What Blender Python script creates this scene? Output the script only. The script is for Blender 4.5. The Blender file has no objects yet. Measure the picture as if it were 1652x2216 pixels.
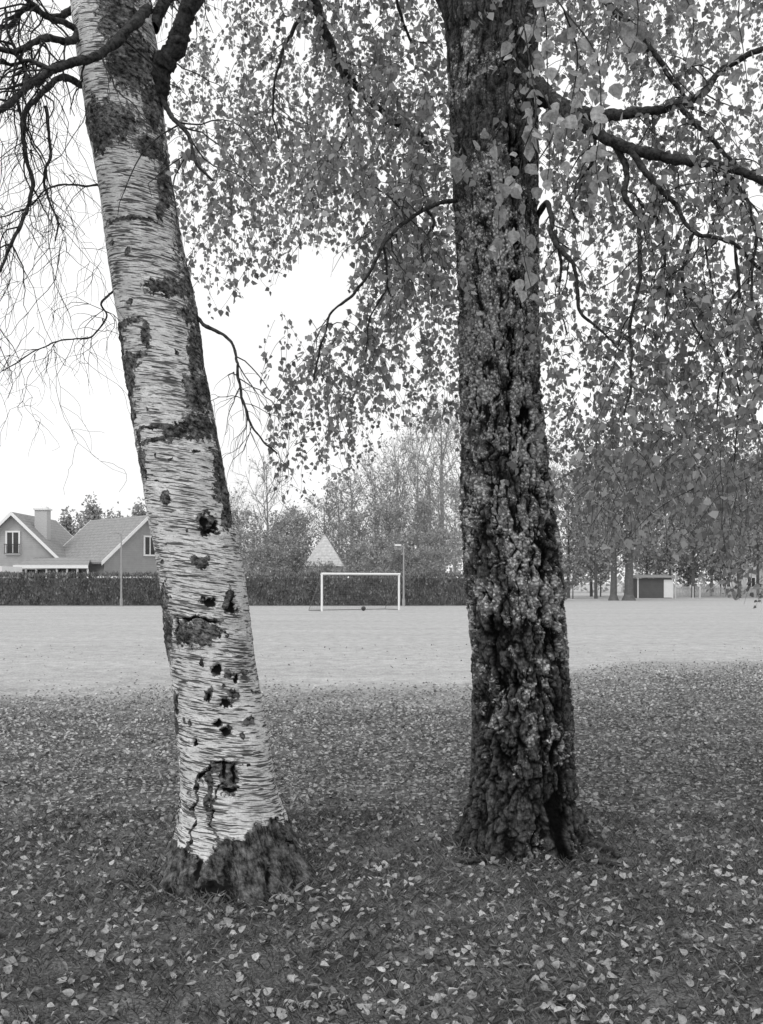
import bpy, math, random
import numpy as np
from mathutils import Vector
rng=np.random.default_rng(7); random.seed(7)
F=2154.0; HC=1.5
# survey helper: bearing/elevation readings + a distance -> metres in the world
def W(u,v,Y): return np.array([(u-826)*Y/F, Y, HC+(1262-v)*Y/F])

# ---------------------------------------------------------------- materials
class M:
    def __init__(s,name):
        s.m=bpy.data.materials.new(name); s.m.use_nodes=True; s.t=s.m.node_tree; s.t.nodes.clear()
        s.out=s.t.nodes.new('ShaderNodeOutputMaterial')
    def put(s,sock,v):
        if isinstance(v,bpy.types.NodeSocket): s.t.links.new(v,sock)
        elif sock.type=='RGBA': sock.default_value=(v,v,v,1)
        else: sock.default_value=v
    def math(s,op,a,b=0.0,clamp=False):
        n=s.t.nodes.new('ShaderNodeMath'); n.operation=op; n.use_clamp=clamp
        s.put(n.inputs[0],a); s.put(n.inputs[1],b); return n.outputs[0]
    def vmul(s,v,k):
        n=s.t.nodes.new('ShaderNodeVectorMath'); n.operation='MULTIPLY'; s.t.links.new(v,n.inputs[0]); n.inputs[1].default_value=k; return n.outputs[0]
    def attr(s,name,vec=True):
        n=s.t.nodes.new('ShaderNodeAttribute'); n.attribute_name=name; return n.outputs['Vector' if vec else 'Fac']
    def sep(s,v):
        n=s.t.nodes.new('ShaderNodeSeparateXYZ'); s.t.links.new(v,n.inputs[0]); return n.outputs
    def pos(s): return s.t.nodes.new('ShaderNodeNewGeometry').outputs['Position']
    def rnd(s): return s.t.nodes.new('ShaderNodeNewGeometry').outputs['Random Per Island']
    def noise(s,vec,scale,detail=3,rough=.55,dist=0):
        n=s.t.nodes.new('ShaderNodeTexNoise'); s.t.links.new(vec,n.inputs['Vector'])
        n.inputs['Scale'].default_value=scale; n.inputs['Detail'].default_value=detail; n.inputs['Roughness'].default_value=rough; n.inputs['Distortion'].default_value=dist
        return n.outputs['Fac']
    def vor(s,vec,scale,feature='F1',out='Distance'):
        n=s.t.nodes.new('ShaderNodeTexVoronoi'); n.feature=feature; s.t.links.new(vec,n.inputs['Vector']); n.inputs['Scale'].default_value=scale
        return n.outputs[out]
    def rmap(s,v,a,b,c=0.0,d=1.0):
        n=s.t.nodes.new('ShaderNodeMapRange'); s.put(n.inputs[0],v)
        for i,x in enumerate((a,b,c,d)): s.put(n.inputs[i+1],x)
        return n.outputs[0]
    def mix(s,f,a,b):
        n=s.t.nodes.new('ShaderNodeMix'); s.put(n.inputs[0],f); s.put(n.inputs[2],a); s.put(n.inputs[3],b); return n.outputs[0]
    def rgb(s,v):
        n=s.t.nodes.new('ShaderNodeCombineColor'); 
        for i in range(3): s.put(n.inputs[i],v)
        return n.outputs[0]
    def surf(s,col,rough=.9,bump=None,bd=.01,bs=.6,spec=.2,metal=0):
        p=s.t.nodes.new('ShaderNodeBsdfPrincipled'); s.put(p.inputs['Base Color'],s.rgb(col)); p.inputs['Roughness'].default_value=rough
        p.inputs['Specular IOR Level'].default_value=spec; p.inputs['Metallic'].default_value=metal
        if bump is not None:
            b=s.t.nodes.new('ShaderNodeBump'); s.put(b.inputs['Height'],bump); b.inputs['Distance'].default_value=bd; b.inputs['Strength'].default_value=bs
            s.t.links.new(b.outputs[0],p.inputs['Normal'])
        s.t.links.new(p.outputs[0],s.out.inputs[0]); return s.m
def plain(name,v,var=.15,sc=6,rough=.8,spec=.2):
    m=M(name); n=m.noise(m.pos(),sc,4); return m.surf(m.math('MULTIPLY',v,m.rmap(n,.3,.7,1-var,1+var)),rough,spec=spec)
def leafmat(name,lo,hi,trans=.4,pw=1.3,patch=(.75,1.25),vein=False):
    m=M(name); r=m.rnd(); n=m.noise(m.pos(),1.3,2)
    c=m.math('MULTIPLY',m.rmap(m.math('POWER',r,pw),0,1,lo,hi),m.rmap(n,.3,.7,*patch))
    if vein: c=m.math('MULTIPLY',c,m.rmap(m.noise(m.pos(),90,3,.7),.35,.65,.65,1.25))
    c=m.rgb(c)
    d=m.t.nodes.new('ShaderNodeBsdfDiffuse'); t=m.t.nodes.new('ShaderNodeBsdfTranslucent'); x=m.t.nodes.new('ShaderNodeMixShader')
    m.put(d.inputs[0],c); m.put(t.inputs[0],c); x.inputs[0].default_value=trans
    m.t.links.new(d.outputs[0],x.inputs[1]); m.t.links.new(t.outputs[0],x.inputs[2]); m.t.links.new(x.outputs[0],m.out.inputs[0]); return m.m

def m_birch():
    m=M('birch_bark'); co=m.attr('bark'); mk=m.sep(m.attr('mask'))
    dens=m.rmap(m.noise(co,5,2),.35,.65,-.055,.03)
    l1=m.math('ADD',m.noise(m.vmul(co,(11,11,130)),1,2,.5,.2),dens)
    l2=m.math('ADD',m.noise(m.vmul(co,(22,22,210)),1,2,.5,.2),dens)
    l3=m.math('ADD',m.noise(m.vmul(co,(6,6,85)),1,2,.5,.2),dens)
    d=m.math('MAXIMUM',m.rmap(l1,.55,.585),m.math('MULTIPLY',m.rmap(l2,.565,.61),.7))
    d=m.math('MAXIMUM',d,m.math('MULTIPLY',m.rmap(l3,.60,.63),.9))
    w=m.math('MULTIPLY',m.rmap(m.noise(m.vmul(co,(5,5,22)),1,4,.65),.3,.7,.48,.86),m.rmap(m.noise(co,140,2),.3,.7,.85,1.12))
    c=m.mix(d,w,.08)
    mot=m.math('MULTIPLY',m.rmap(m.noise(m.vmul(co,(34,34,55)),1,6,.8),.42,.62,.008,.22),m.rmap(m.noise(co,12,3),.35,.65,.35,1.5))
    edge=m.noise(co,38,4,.7)
    r=m.rmap(m.math('ADD',mk[0],m.math('MULTIPLY',m.math('SUBTRACT',edge,.5),2.2)),.42,.55)
    c=m.mix(r,c,mot)
    bs=m.math('MULTIPLY',m.rmap(m.noise(m.vmul(co,(40,40,16)),1,6,.8),.40,.62,.004,.15),m.rmap(m.noise(co,24,4,.7),.35,.65,.25,1.7))
    c=m.mix(m.rmap(m.math('ADD',mk[2],m.math('MULTIPLY',m.math('SUBTRACT',edge,.5),1.8)),.4,.55),c,bs)
    h=m.rmap(m.math('ADD',mk[1],m.math('MULTIPLY',m.math('SUBTRACT',edge,.5),1.3)),.42,.6)
    c=m.mix(h,c,.008)
    return m.surf(c,.85,c,.008,.7)
def m_old():
    m=M('furrowed_bark'); co=m.attr('bark'); mk=m.sep(m.attr('mask'))  # x lichen, y relief height, low parts painted dark as crevice shade, z extra dark
    fine=m.noise(m.vmul(co,(70,70,30)),1,6,.8)
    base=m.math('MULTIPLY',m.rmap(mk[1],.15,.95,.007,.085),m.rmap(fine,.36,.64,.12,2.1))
    crust=m.rmap(m.vor(co,60),.25,.6,1,.35)
    lt=m.math('MULTIPLY',m.rmap(m.noise(co,75,5,.8),.37,.63,.22,.95),crust)
    n1=m.math('SUBTRACT',m.noise(co,13,8,.85),.5)
    lm=m.rmap(m.math('ADD',mk[0],m.math('MULTIPLY',n1,3.4)),.46,.53)
    lm=m.math('MULTIPLY',lm,m.rmap(mk[1],.12,.38))
    c=m.mix(lm,base,lt)
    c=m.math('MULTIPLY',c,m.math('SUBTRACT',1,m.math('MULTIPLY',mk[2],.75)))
    return m.surf(c,.95,m.math('ADD',fine,m.math('MULTIPLY',crust,.4)),.014,1.0,spec=.1)
def m_branch(name,lo,hi):
    m=M(name); p=m.pos(); n=m.noise(p,45,4,.7); return m.surf(m.rmap(n,.35,.68,lo,hi),.9,n,.01,.7,spec=.1)
def m_ground():
    m=M('ground_grass'); p=m.pos(); x=m.sep(p)
    wob=m.rmap(m.noise(p,.35,4,.6),.3,.7,-1.6,1.6)
    yb=m.rmap(x[0],1.2,4.5,13.2,17.5)
    mk=m.rmap(m.math('ADD',m.math('SUBTRACT',m.math('ADD',yb,wob),x[1]),m.math('MULTIPLY',m.math('SUBTRACT',m.noise(p,9,3),.5),6)),-2.2,2.0)
    f1=m.noise(p,28,3,.75); f2=m.noise(m.vmul(p,(.25,1,1)),.5,4,.6); f3=m.noise(p,3.5,4,.7); f4=m.noise(m.vmul(p,(.8,.6,1)),4,6,.9)
    field=m.math('MULTIPLY',m.math('MULTIPLY',m.rmap(f1,.3,.7,.26,.54),m.rmap(f2,.3,.7,.92,1.08)),m.math('MULTIPLY',m.rmap(f3,.3,.7,.86,1.14),m.rmap(f4,.35,.65,.76,1.22)))
    sp=m.rmap(m.noise(p,38,2,.6),.62,.68); 
    g=m.math('MULTIPLY',m.rmap(m.noise(p,60,4,.8),.35,.65,.015,.21),m.rmap(m.noise(p,2.2,3),.35,.65,.6,1.3))  # dark grass below litter; shade under the trees is painted into this tone
    v=m.vor(p,24,out='Distance'); vc=m.sep(m.vor(p,24,out='Color'))
    fl=m.math('MULTIPLY',m.math('MULTIPLY',m.rmap(v,.38,.46,1,0),m.rmap(vc[0],.15,.2)),m.rmap(x[1],5.0,7.5))
    lit=m.mix(fl,g,m.rmap(vc[1],0,1,.12,.5))
    c=m.mix(mk,m.mix(m.math('MULTIPLY',sp,.5),field,.15),lit)
    return m.surf(c,.95,f1,.03,.6,spec=.1)
def m_roof(name,v):
    m=M(name); p=m.pos(); z=m.sep(p)[2]; s=m.math('FRACT',m.math('MULTIPLY',z,4.0)); n=m.noise(p,5,4)
    return m.surf(m.math('MULTIPLY',m.math('MULTIPLY',v,m.rmap(s,0,.25,.7,1)),m.rmap(n,.3,.7,.8,1.2)),.9,s,.03)
def m_wall(name,v):
    m=M(name); p=m.pos(); z=m.sep(p)[2]; s=m.math('FRACT',m.math('MULTIPLY',z,6.0)); n=m.noise(p,2,4)
    return m.surf(m.math('MULTIPLY',m.math('MULTIPLY',v,m.rmap(s,0,.2,.82,1)),m.rmap(n,.3,.7,.92,1.08)),.85,s,.015)

# ---------------------------------------------------------------- mesh tools
def make(name,V,Q,mat,parent=None,smooth=False,attrs={}):
    V=np.asarray(V,dtype=np.float32); Q=np.asarray(Q,dtype=np.int32)
    me=bpy.data.meshes.new(name); me.vertices.add(len(V)); me.vertices.foreach_set('co',V.ravel())
    me.loops.add(Q.size); me.loops.foreach_set('vertex_index',Q.ravel())
    me.polygons.add(len(Q)); me.polygons.foreach_set('loop_start',np.arange(len(Q),dtype=np.int32)*4)
    me.polygons.foreach_set('loop_total',np.full(len(Q),4,dtype=np.int32))
    me.polygons.foreach_set('use_smooth',np.full(len(Q),smooth))
    me.update(calc_edges=True)
    for k,a in attrs.items():
        at=me.attributes.new(k,'FLOAT_VECTOR','POINT'); at.data.foreach_set('vector',np.asarray(a,dtype=np.float32).ravel())
    me.materials.append(mat); o=bpy.data.objects.new(name,me); bpy.context.collection.objects.link(o)
    if parent: o.parent=parent
    return o
def empty(name):
    o=bpy.data.objects.new(name,None); bpy.context.collection.objects.link(o); return o
class Acc:
    def __init__(s): s.V=[];s.Q=[];s.n=0
    def add(s,V,Q): s.V.append(V); s.Q.append(Q+s.n); s.n+=len(V)
    def get(s): return np.concatenate(s.V),np.concatenate(s.Q)
    def make(s,name,mat,parent=None,smooth=False): return make(name,np.concatenate(s.V),np.concatenate(s.Q),mat,parent,smooth)
    def tube(s,P,R,k=5,rough=0):
        P=np.asarray(P,float); n=len(P); R=np.broadcast_to(np.asarray(R,float),(n,))
        T=np.gradient(P,axis=0); T/=np.linalg.norm(T,axis=1,keepdims=True)+1e-9
        ref=np.array([.13,.98,.1]) if abs(T[:,1]).mean()<.8 else np.array([1.,0,.1])
        A=np.cross(T,ref); A/=np.linalg.norm(A,axis=1,keepdims=True)+1e-9; B=np.cross(T,A)
        th=np.arange(k)*2*np.pi/k
        rr=R[:,None]*(1+(rng.normal(0,rough,(n,k)) if rough else 0))
        V=P[:,None]+rr[...,None]*(np.cos(th)[None,:,None]*A[:,None]+np.sin(th)[None,:,None]*B[:,None])
        i=np.arange(n-1)[:,None]*k; j=np.arange(k)[None]; j2=(j+1)%k
        Q=np.stack([i+j,i+j2,i+k+j2,i+k+j],-1).reshape(-1,4)
        s.add(V.reshape(-1,3),Q)
    def box(s,c,d,rz=0,org=(0,0,0)):
        x,y,z=[t/2 for t in d]
        V=np.array([[a*x,b*y,e*z] for e in(-1,1) for b in(-1,1) for a in(-1,1)],float)+np.array(c,float)
        V=rotz(V,rz)+np.array(org,float)
        s.add(V,np.array([[0,2,3,1],[4,5,7,6],[0,1,5,4],[2,6,7,3],[0,4,6,2],[1,3,7,5]]))
    def quad(s,a,b,c,d): s.add(np.array([a,b,c,d],float),np.array([[0,1,2,3]]))
def rotz(V,a):
    V=np.asarray(V,float); c,s_=math.cos(a),math.sin(a); return np.stack([V[:,0]*c-V[:,1]*s_,V[:,0]*s_+V[:,1]*c,V[:,2]],-1)
def norm(a): return a/(np.linalg.norm(a,axis=-1,keepdims=True)+1e-9)
def leaves(P,D,size,rg,fold=.25,width=.42,face=None,fine=False):
    """birch leaf: ovate, two halves folded on the midrib"""
    n=len(P); D=norm(D); r=face if face is not None else rg.normal(size=(n,3)); S=norm(np.cross(D,r)); N=np.cross(S,D)
    size=np.broadcast_to(size,(n,))[:,None]; fo=(fold*rg.uniform(-1,1.4,n))[:,None]; cu=rg.uniform(-.25,.25,n)[:,None]
    if not fine:
        sh=[(0,0,0),(width,.28,1),(width*.62,.64,.7),(0,1,0),(-width*.62,.64,.7),(-width,.28,1)]
        V=np.stack([P+size*(x*S+y*D+(f*fo*width+cu*y*y)*N) for x,y,f in sh],1).reshape(-1,3)
        b=np.arange(n)[:,None]*6; Q=np.concatenate([b+np.array([[0,1,2,3]]),b+np.array([[0,3,4,5]])]); return V,Q
    w=width*rg.uniform(.8,1.15,n)[:,None]; cs=rg.uniform(-.5,.5,n)[:,None]; cu=cu*2.2
    sh=[(0,0),(0,.34),(0,.66),(0,1)]
    for sg in(-1,1): sh+=[(sg*.72,.08),(sg*1.0,.32),(sg*.62,.66),(sg*.2,.88)]
    V=np.stack([P+size*((x*w+cs*.35*y*y)*S+y*D+(abs(x)*fo*w*1.3+cu*(y*y-.3*y)+(x*x*abs(cu)*.35 if x else 0)+cs*x*y*.3)*N) for x,y in sh],1).reshape(-1,3)
    b=np.arange(n)[:,None]*12; q=[[0,4,5,1],[1,5,6,2],[2,6,7,3],[0,1,9,8],[1,2,10,9],[2,3,11,10]]
    return V,np.concatenate([b+np.array([k]) for k in q])
def h3(ix,iy,iz,seed):
    h=(ix.astype(np.uint32)*np.uint32(374761393)+iy.astype(np.uint32)*np.uint32(668265263)+iz.astype(np.uint32)*np.uint32(2246822519)+np.uint32(seed*3266489917&0xffffffff))
    h=(h^(h>>np.uint32(13)))*np.uint32(1274126177); h=(h^(h>>np.uint32(16)))*np.uint32(2654435761); h^=h>>np.uint32(15)
    return h.astype(np.float64)/4294967295.0
def vn(P,seed=1):
    I=np.floor(P).astype(np.int64); f=P-I; f=f*f*(3-2*f); o=0
    for a in(0,1):
        for b in(0,1):
            for c in(0,1):
                o=o+h3(I[:,0]+a,I[:,1]+b,I[:,2]+c,seed)*(f[:,0] if a else 1-f[:,0])*(f[:,1] if b else 1-f[:,1])*(f[:,2] if c else 1-f[:,2])
    return o*2-1
def fbm(P,o=4,seed=1):
    s=0;a=1;t=0
    for i in range(o): s=s+a*vn(P*2**i,seed+i); t+=a; a*=.55
    return s/t
def worley(P,seed=1):
    I=np.floor(P).astype(np.int64); d1=np.full(len(P),9.); d2=np.full(len(P),9.)
    for a in(-1,0,1):
        for b in(-1,0,1):
            for c in(-1,0,1):
                J=I+np.array([a,b,c]); q=J+np.stack([h3(J[:,0],J[:,1],J[:,2],seed+k) for k in range(3)],-1)
                d=np.linalg.norm(q-P,axis=1); d2=np.minimum(d2,np.maximum(d1,d)); d1=np.minimum(d1,d)
    return d1,d2
def sst(a,b,x): t=np.clip((x-a)/(b-a),0,1); return t*t*(3-2*t)
def cat(P,n):
    P=np.asarray(P,float); m=len(P); Pp=np.vstack([2*P[0]-P[1],P,2*P[-1]-P[-2]]); t=np.linspace(0,m-1-1e-6,n); i=t.astype(int); f=(t-i)[:,None]
    a,b,c,d=Pp[i],Pp[i+1],Pp[i+2],Pp[i+3]
    return .5*(2*b+(c-a)*f+(2*a-5*b+4*c-d)*f**2+(3*b-a-3*c+d)*f**3)

# ---------------------------------------------------------------- trunks
def trunk(prof,Y,z0,z1,nth,nz):
    pr=np.array(prof,float); zc=HC+(1262-pr[:,0])*Y/F; o=np.argsort(zc); zc=zc[o]; L=pr[o,1]; R=pr[o,2]
    Xc=((L+R)/2-826)*Y/F; rad=(R-L)/2*Y/F
    z=np.linspace(z0,z1,nz); xc=np.interp(z,zc,Xc); r=np.interp(z,zc,rad)
    k=np.ones(25)/25; pad=lambda a:np.convolve(np.pad(a,12,mode='edge'),k,'valid'); xc=pad(xc); r=pad(r)
    th=np.linspace(0,2*np.pi,nth,endpoint=False)
    Z,TH=np.meshgrid(z,th,indexing='ij'); XC=np.repeat(xc[:,None],nth,1); RR=np.repeat(r[:,None],nth,1)
    i=np.arange(nz-1)[:,None]*nth; j=np.arange(nth)[None]; j2=(j+1)%nth
    Q=np.stack([i+j,i+j2,i+nth+j2,i+nth+j],-1).reshape(-1,4)
    return Z.ravel(),TH.ravel(),XC.ravel(),RR.ravel(),Q
YB,YO=5.0,5.6
birch=empty('birch_tree'); old=empty('birch_tree.001')
bprof=[(-420,95,235),(0,155,325),(130,170,345),(240,187,352),(350,205,362),(500,228,390),(600,240,410),(700,258,430),(800,273,443),(900,288,463),(1000,303,484),(1100,317,500),(1200,337,522),(1300,352,537),(1400,365,549),(1500,378,564),(1600,386,580),(1700,390,598),(1780,388,616),(1850,380,645),(1915,366,680)]
Z,TH,XC,RR,Q=trunk(bprof,YB,-.06,5.3,300,1300)
cx,sy=np.cos(TH),np.sin(TH)
Bk=np.stack([cx*.21,sy*.21,Z+cx*.03],-1)
feats=[ # u,v,half w,half h,kind(0 rough,1 hole)
(275,70,42,75,0),(300,170,45,70,0),(215,270,26,26,0),(262,300,62,42,0),(335,345,32,24,0),(240,335,22,24,0),(340,250,18,60,0),(362,420,12,80,0),
(300,502,55,5,0),(292,573,7,8,0),(380,645,45,20,0),(412,600,12,50,0),(418,690,24,22,0),(430,760,14,60,0),(434,860,24,46,0),(440,935,40,30,0),(395,950,30,14,0),(484,1010,14,80,0),(498,1090,12,60,0),
(290,715,42,9,0),(268,760,12,40,0),(335,745,9,32,0),(300,785,34,9,0),(290,825,22,50,0),(297,900,10,26,0),
(345,938,44,5,0),(345,968,38,5,0),(312,952,8,18,0),(384,952,8,18,0),(318,1010,14,34,0),
(375,1085,13,16,0),(462,1140,17,26,0),(450,1215,20,14,0),(468,1300,13,7,1),(508,1295,10,26,0),(515,1310,6,14,1),(368,1295,13,36,0),(372,1380,18,60,0),
(445,1366,52,30,0),(410,1372,10,28,0),(484,1441,9,9,1),(505,1448,8,9,0),(470,1496,11,15,0),(503,1510,12,8,1),(517,1490,10,9,0),(505,1572,12,9,1),(488,1553,8,7,1),(548,1550,8,10,0),(392,1515,9,22,0),(390,1565,12,22,0),(430,1550,6,9,0),(536,1450,6,9,0),(455,1425,6,8,0),(440,1590,5,7,1),(520,1460,5,6,1),(535,1580,6,7,0),(392,1630,6,12,1),
(458,1136,5,20,1),(470,1155,13,5,1),(478,1140,4,12,1),(470,1500,5,9,1),
(445,1339,44,2,1),(400,1360,3,22,1),
(497,1636,22,3,1),(524,1660,4,20,1),(500,1650,6,15,1),(512,1690,12,4,1),(478,1645,22,10,0),(510,1665,22,34,0),(470,1700,8,50,0),
(488,1892,42,24,1),(450,1850,7,24,1),(600,1870,6,20,1)]
for _ in range(48): feats.append((rng.uniform(250,590),rng.uniform(1150,1750) if rng.random()<.6 else rng.uniform(380,1150),rng.uniform(3,7),rng.uniform(2,6),0))
cracks=[[(470,1640),(447,1690),(437,1760),(425,1830)],[(500,1660),(488,1700),(478,1760),(495,1810)],[(600,1760),(622,1820)],[(395,1720),(385,1800)]]
dx=RR*cx; front=sst(.1,-.1,sy)
U=826+(XC+dx)*F/YB; Vv=1262-(Z-HC)*F/YB
wob=fbm(Bk*18,4,31)*13; wob2=fbm(Bk*18,4,41)*13
rough=np.zeros(len(Z)); hole=np.zeros(len(Z))
for (u,v,a,b,k) in feats:
    q=np.sqrt(((U+wob-u)/a)**2+((Vv+wob2-v)/b)**2); e=np.clip(1.5-q,0,1)*front
    if k: hole=np.maximum(hole,e)
    rough=np.maximum(rough,e if not k else np.clip(1.75-q,0,1)*front*.8)
for c in cracks:
    for (u1,v1),(u2,v2) in zip(c[:-1],c[1:]):
        t=np.clip(((U+wob*1.6-u1)*(u2-u1)+(Vv-v1)*(v2-v1))/((u2-u1)**2+(v2-v1)**2),0,1)
        d=np.hypot(U+wob*1.6-u1-t*(u2-u1),Vv-v1-t*(v2-v1)); hole=np.maximum(hole,np.clip(1.2-d/2.2,0,1)*front*(.35+.7*sst(-.3,.3,fbm(Bk*16,2,55)))); rough=np.maximum(rough,np.clip(1.2-d/6,0,.7)*front)
rough=np.maximum(rough,sst(.25,.5,fbm(Bk*np.array([5,5,3]),3,77))*(1-front))
rough=np.maximum(rough,sst(.6,.95,cx)*sst(2.0,2.6,Z)*sst(4.6,3.6,Z)*.62*(fbm(Bk*9,3,5)*.5+.8))
zb=.21+.12*sst(-.3,.5,cx)+.07*fbm(np.stack([cx*3,sy*3,Z*0],-1),3,9)+.04*fbm(Bk*20,3,91)
base=sst(zb+.05,zb-.05,Z)
lob=(.5+.5*np.cos(TH*5+.8+fbm(np.stack([cx,sy,Z*2],-1),2,3)*2)); rid=1-np.abs(fbm(np.stack([cx*3.6,sy*3.6,Z*1.6],-1),3,15))*2.2
disp=.010*fbm(Bk*4,3,11)+.004*fbm(Bk*14,3,12)+rough*.012*(fbm(Bk*45,4,13)+.3)-hole*.03+base*(.024*fbm(Bk*np.array([26,26,12]),5,14)+.004)+sst(.5,0,Z)*(.04*lob-.03+.045*rid)+sst(.14,-.04,Z)*.05*lob
r=RR+disp
make('trunk',np.stack([XC+r*cx,YB+r*sy,Z],-1),Q,m_birch(),birch,True,{'bark':Bk,'mask':np.stack([np.clip(rough,0,1),np.clip(hole,0,1),base],-1)})

oprof=[(-420,948,1110),(0,960,1158),(100,967,1163),(300,975,1164),(500,985,1164),(600,992,1166),(700,996,1165),(800,999,1166),(900,1001,1174),(1000,1002,1186),(1100,1001,1196),(1200,1004,1212),(1300,1012,1220),(1400,1022,1226),(1500,1026,1236),(1600,1026,1242),(1700,1020,1248),(1760,1012,1258),(1810,1000,1272),(1860,985,1290)]
Z,TH,XC,RR,Q=trunk(oprof,YO,-.05,5.6,340,1300)
cx,sy=np.cos(TH),np.sin(TH); Bk=np.stack([cx*.26,sy*.26,Z],-1)
Wp=Bk+.06*np.stack([fbm(Bk*9,4,1),fbm(Bk*9,4,2),fbm(Bk*9,4,3)],-1)
f1,f2=worley(Wp*np.array([18,18,4.6]),5); plate=sst(.0,.28,f2-f1)
f1b,f2b=worley(Wp*np.array([44,44,18]),8); plate2=sst(.0,.3,f2b-f1b)
U=826+(XC+RR*cx)*F/YO; Vv=1262-(Z-HC)*F/YO; front=sst(.15,-.1,sy)
furrow=np.zeros(len(Z)); wob=fbm(Bk*np.array([14,14,9]),5,19)*34; gate=sst(-.25,.2,fbm(Bk*np.array([9,9,5]),3,39))
for c,wd in (([(1120,900),(1150,1080),(1165,1200),(1172,1400),(1150,1500),(1168,1650),(1205,1850)],10),([(1060,1150),(1052,1350),(1080,1500),(1070,1700),(1075,1850)],8),([(1100,300),(1110,600),(1100,800),(1085,1000)],5),([(1195,1300),(1205,1500),(1185,1700),(1190,1850)],15),([(1110,1450),(1125,1650),(1120,1850)],8)):
    for (u1,v1),(u2,v2) in zip(c[:-1],c[1:]):
        t=np.clip(((U+wob-u1)*(u2-u1)+(Vv-v1)*(v2-v1))/((u2-u1)**2+(v2-v1)**2),0,1)
        d=np.hypot(U+wob-u1-t*(u2-u1),Vv-v1-t*(v2-v1)); furrow=np.maximum(furrow,np.clip(1.3-d/wd,0,1)*front*gate)
flute=fbm(np.stack([cx*1.6,sy*1.6,Z*.7],-1),3,23)
low=sst(4.2,1.8,Z)*.65+.35
brk=fbm(Bk*np.array([30,30,9]),5,29); brk2=fbm(Bk*np.array([60,60,40]),3,59)
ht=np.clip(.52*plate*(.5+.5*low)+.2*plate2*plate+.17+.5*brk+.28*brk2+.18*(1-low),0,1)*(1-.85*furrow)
lob=(.5+.5*np.cos(TH*6+.3+2*fbm(np.stack([cx,sy,Z*1.5],-1),2,3)))
disp=low*(.034*(ht-.65)+.022*flute)+.010*fbm(Bk*18,4,24)*(.4+.6*low)-.014*furrow+sst(.4,0,Z)*(.06*lob-.02)
r=RR+disp
zn=np.interp(Vv,[-100,200,380,520,800,1150,1330,1420,1900],[-.04,-.02,.08,.22,.30,.28,.16,-.02,-.22])
lich=.25+zn+.7*fbm(Bk*np.array([6,6,3.5]),4,51)+.1*sst(.1,.6,cx)*sst(1.8,1.2,Z)
for (u,v,a,b) in ((1065,730,24,40),(1188,1320,14,40),(1160,1450,7,36),(1188,1575,10,26),(1050,1290,14,40),(1120,930,24,90),(1040,860,16,60),(1080,560,24,60)):
    lich=np.maximum(lich,np.clip(1.6-np.hypot((U+wob-u)/a,(Vv+wob-v)/b),0,.9)*front)
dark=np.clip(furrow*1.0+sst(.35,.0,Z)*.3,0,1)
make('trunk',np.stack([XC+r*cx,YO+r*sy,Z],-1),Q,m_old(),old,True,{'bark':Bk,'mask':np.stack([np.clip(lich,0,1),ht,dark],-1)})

# ---------------------------------------------------------------- branches
DARK=m_branch('dark_branch_bark',.012,.085); TWIG=m_branch('twig_bark',.02,.07)
def limb(acc,pts,w0,w1,kink=.012,n=None,k=9):
    """pts: (u,v,Y) readings ; w widths in same reading units"""
    P=np.array([W(*p) for p in pts]); n=n or max(18,len(pts)*11); C=cat(P,n)
    t=np.linspace(0,1,n); Ym=C[:,1]; R=(w0+(w1-w0)*t**.8)/2*Ym/F
    C=C+np.stack([fbm(C*9+i*7,3,61+i)*kink*1.5 for i in range(3)],-1)*np.minimum(1,t*6)[:,None]
    acc.tube(C,R*(1+.28*fbm(C*22,3,71)),k,.09); return C,R
def twig(acc,p,d,L,r,grav=.25,wig=.28,n=9):
    P=[p]; d=d/np.linalg.norm(d)
    for i in range(n):
        d=d+rng.normal(0,wig,3)*[1,1,.8]+np.array([0,0,-grav]); d/=np.linalg.norm(d); p=p+d*L/n; P.append(p)
    P=np.array(P); acc.tube(P,np.linspace(r,max(r*.35,.0007),n+1),3 if r<.003 else 5); return P
def sprout(acc,C,R,n,L,lvl=1,t0=.15,grav=.22,leaf=None,spread=1.0,rmin=.0009,rk=1.0):
    for _ in range(n):
        i=int((t0+(1-t0)*rng.random())*(len(C)-2)); T=C[i+1]-C[i]; T/=np.linalg.norm(T)+1e-9
        d=T*.5+rng.normal(0,.6,3)*[spread,.8,.7]; l=L*rng.uniform(.4,1.1)
        P=twig(acc,C[i],d,l,max(min(R[i]*.5,.004*L+.0022)*rk,rmin*1.3),grav)
        if leaf is not None: leaf.append(P)
        if lvl>0: sprout(acc,P,np.linspace(.004,.0015,len(P))*rk,rng.integers(2,5),L*.55,lvl-1,.1,grav+.05,leaf,spread,rmin)
bl=Acc(); bt=Acc(); ol=Acc(); ot=Acc(); bleafP=[]; oleafP=[]
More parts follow.
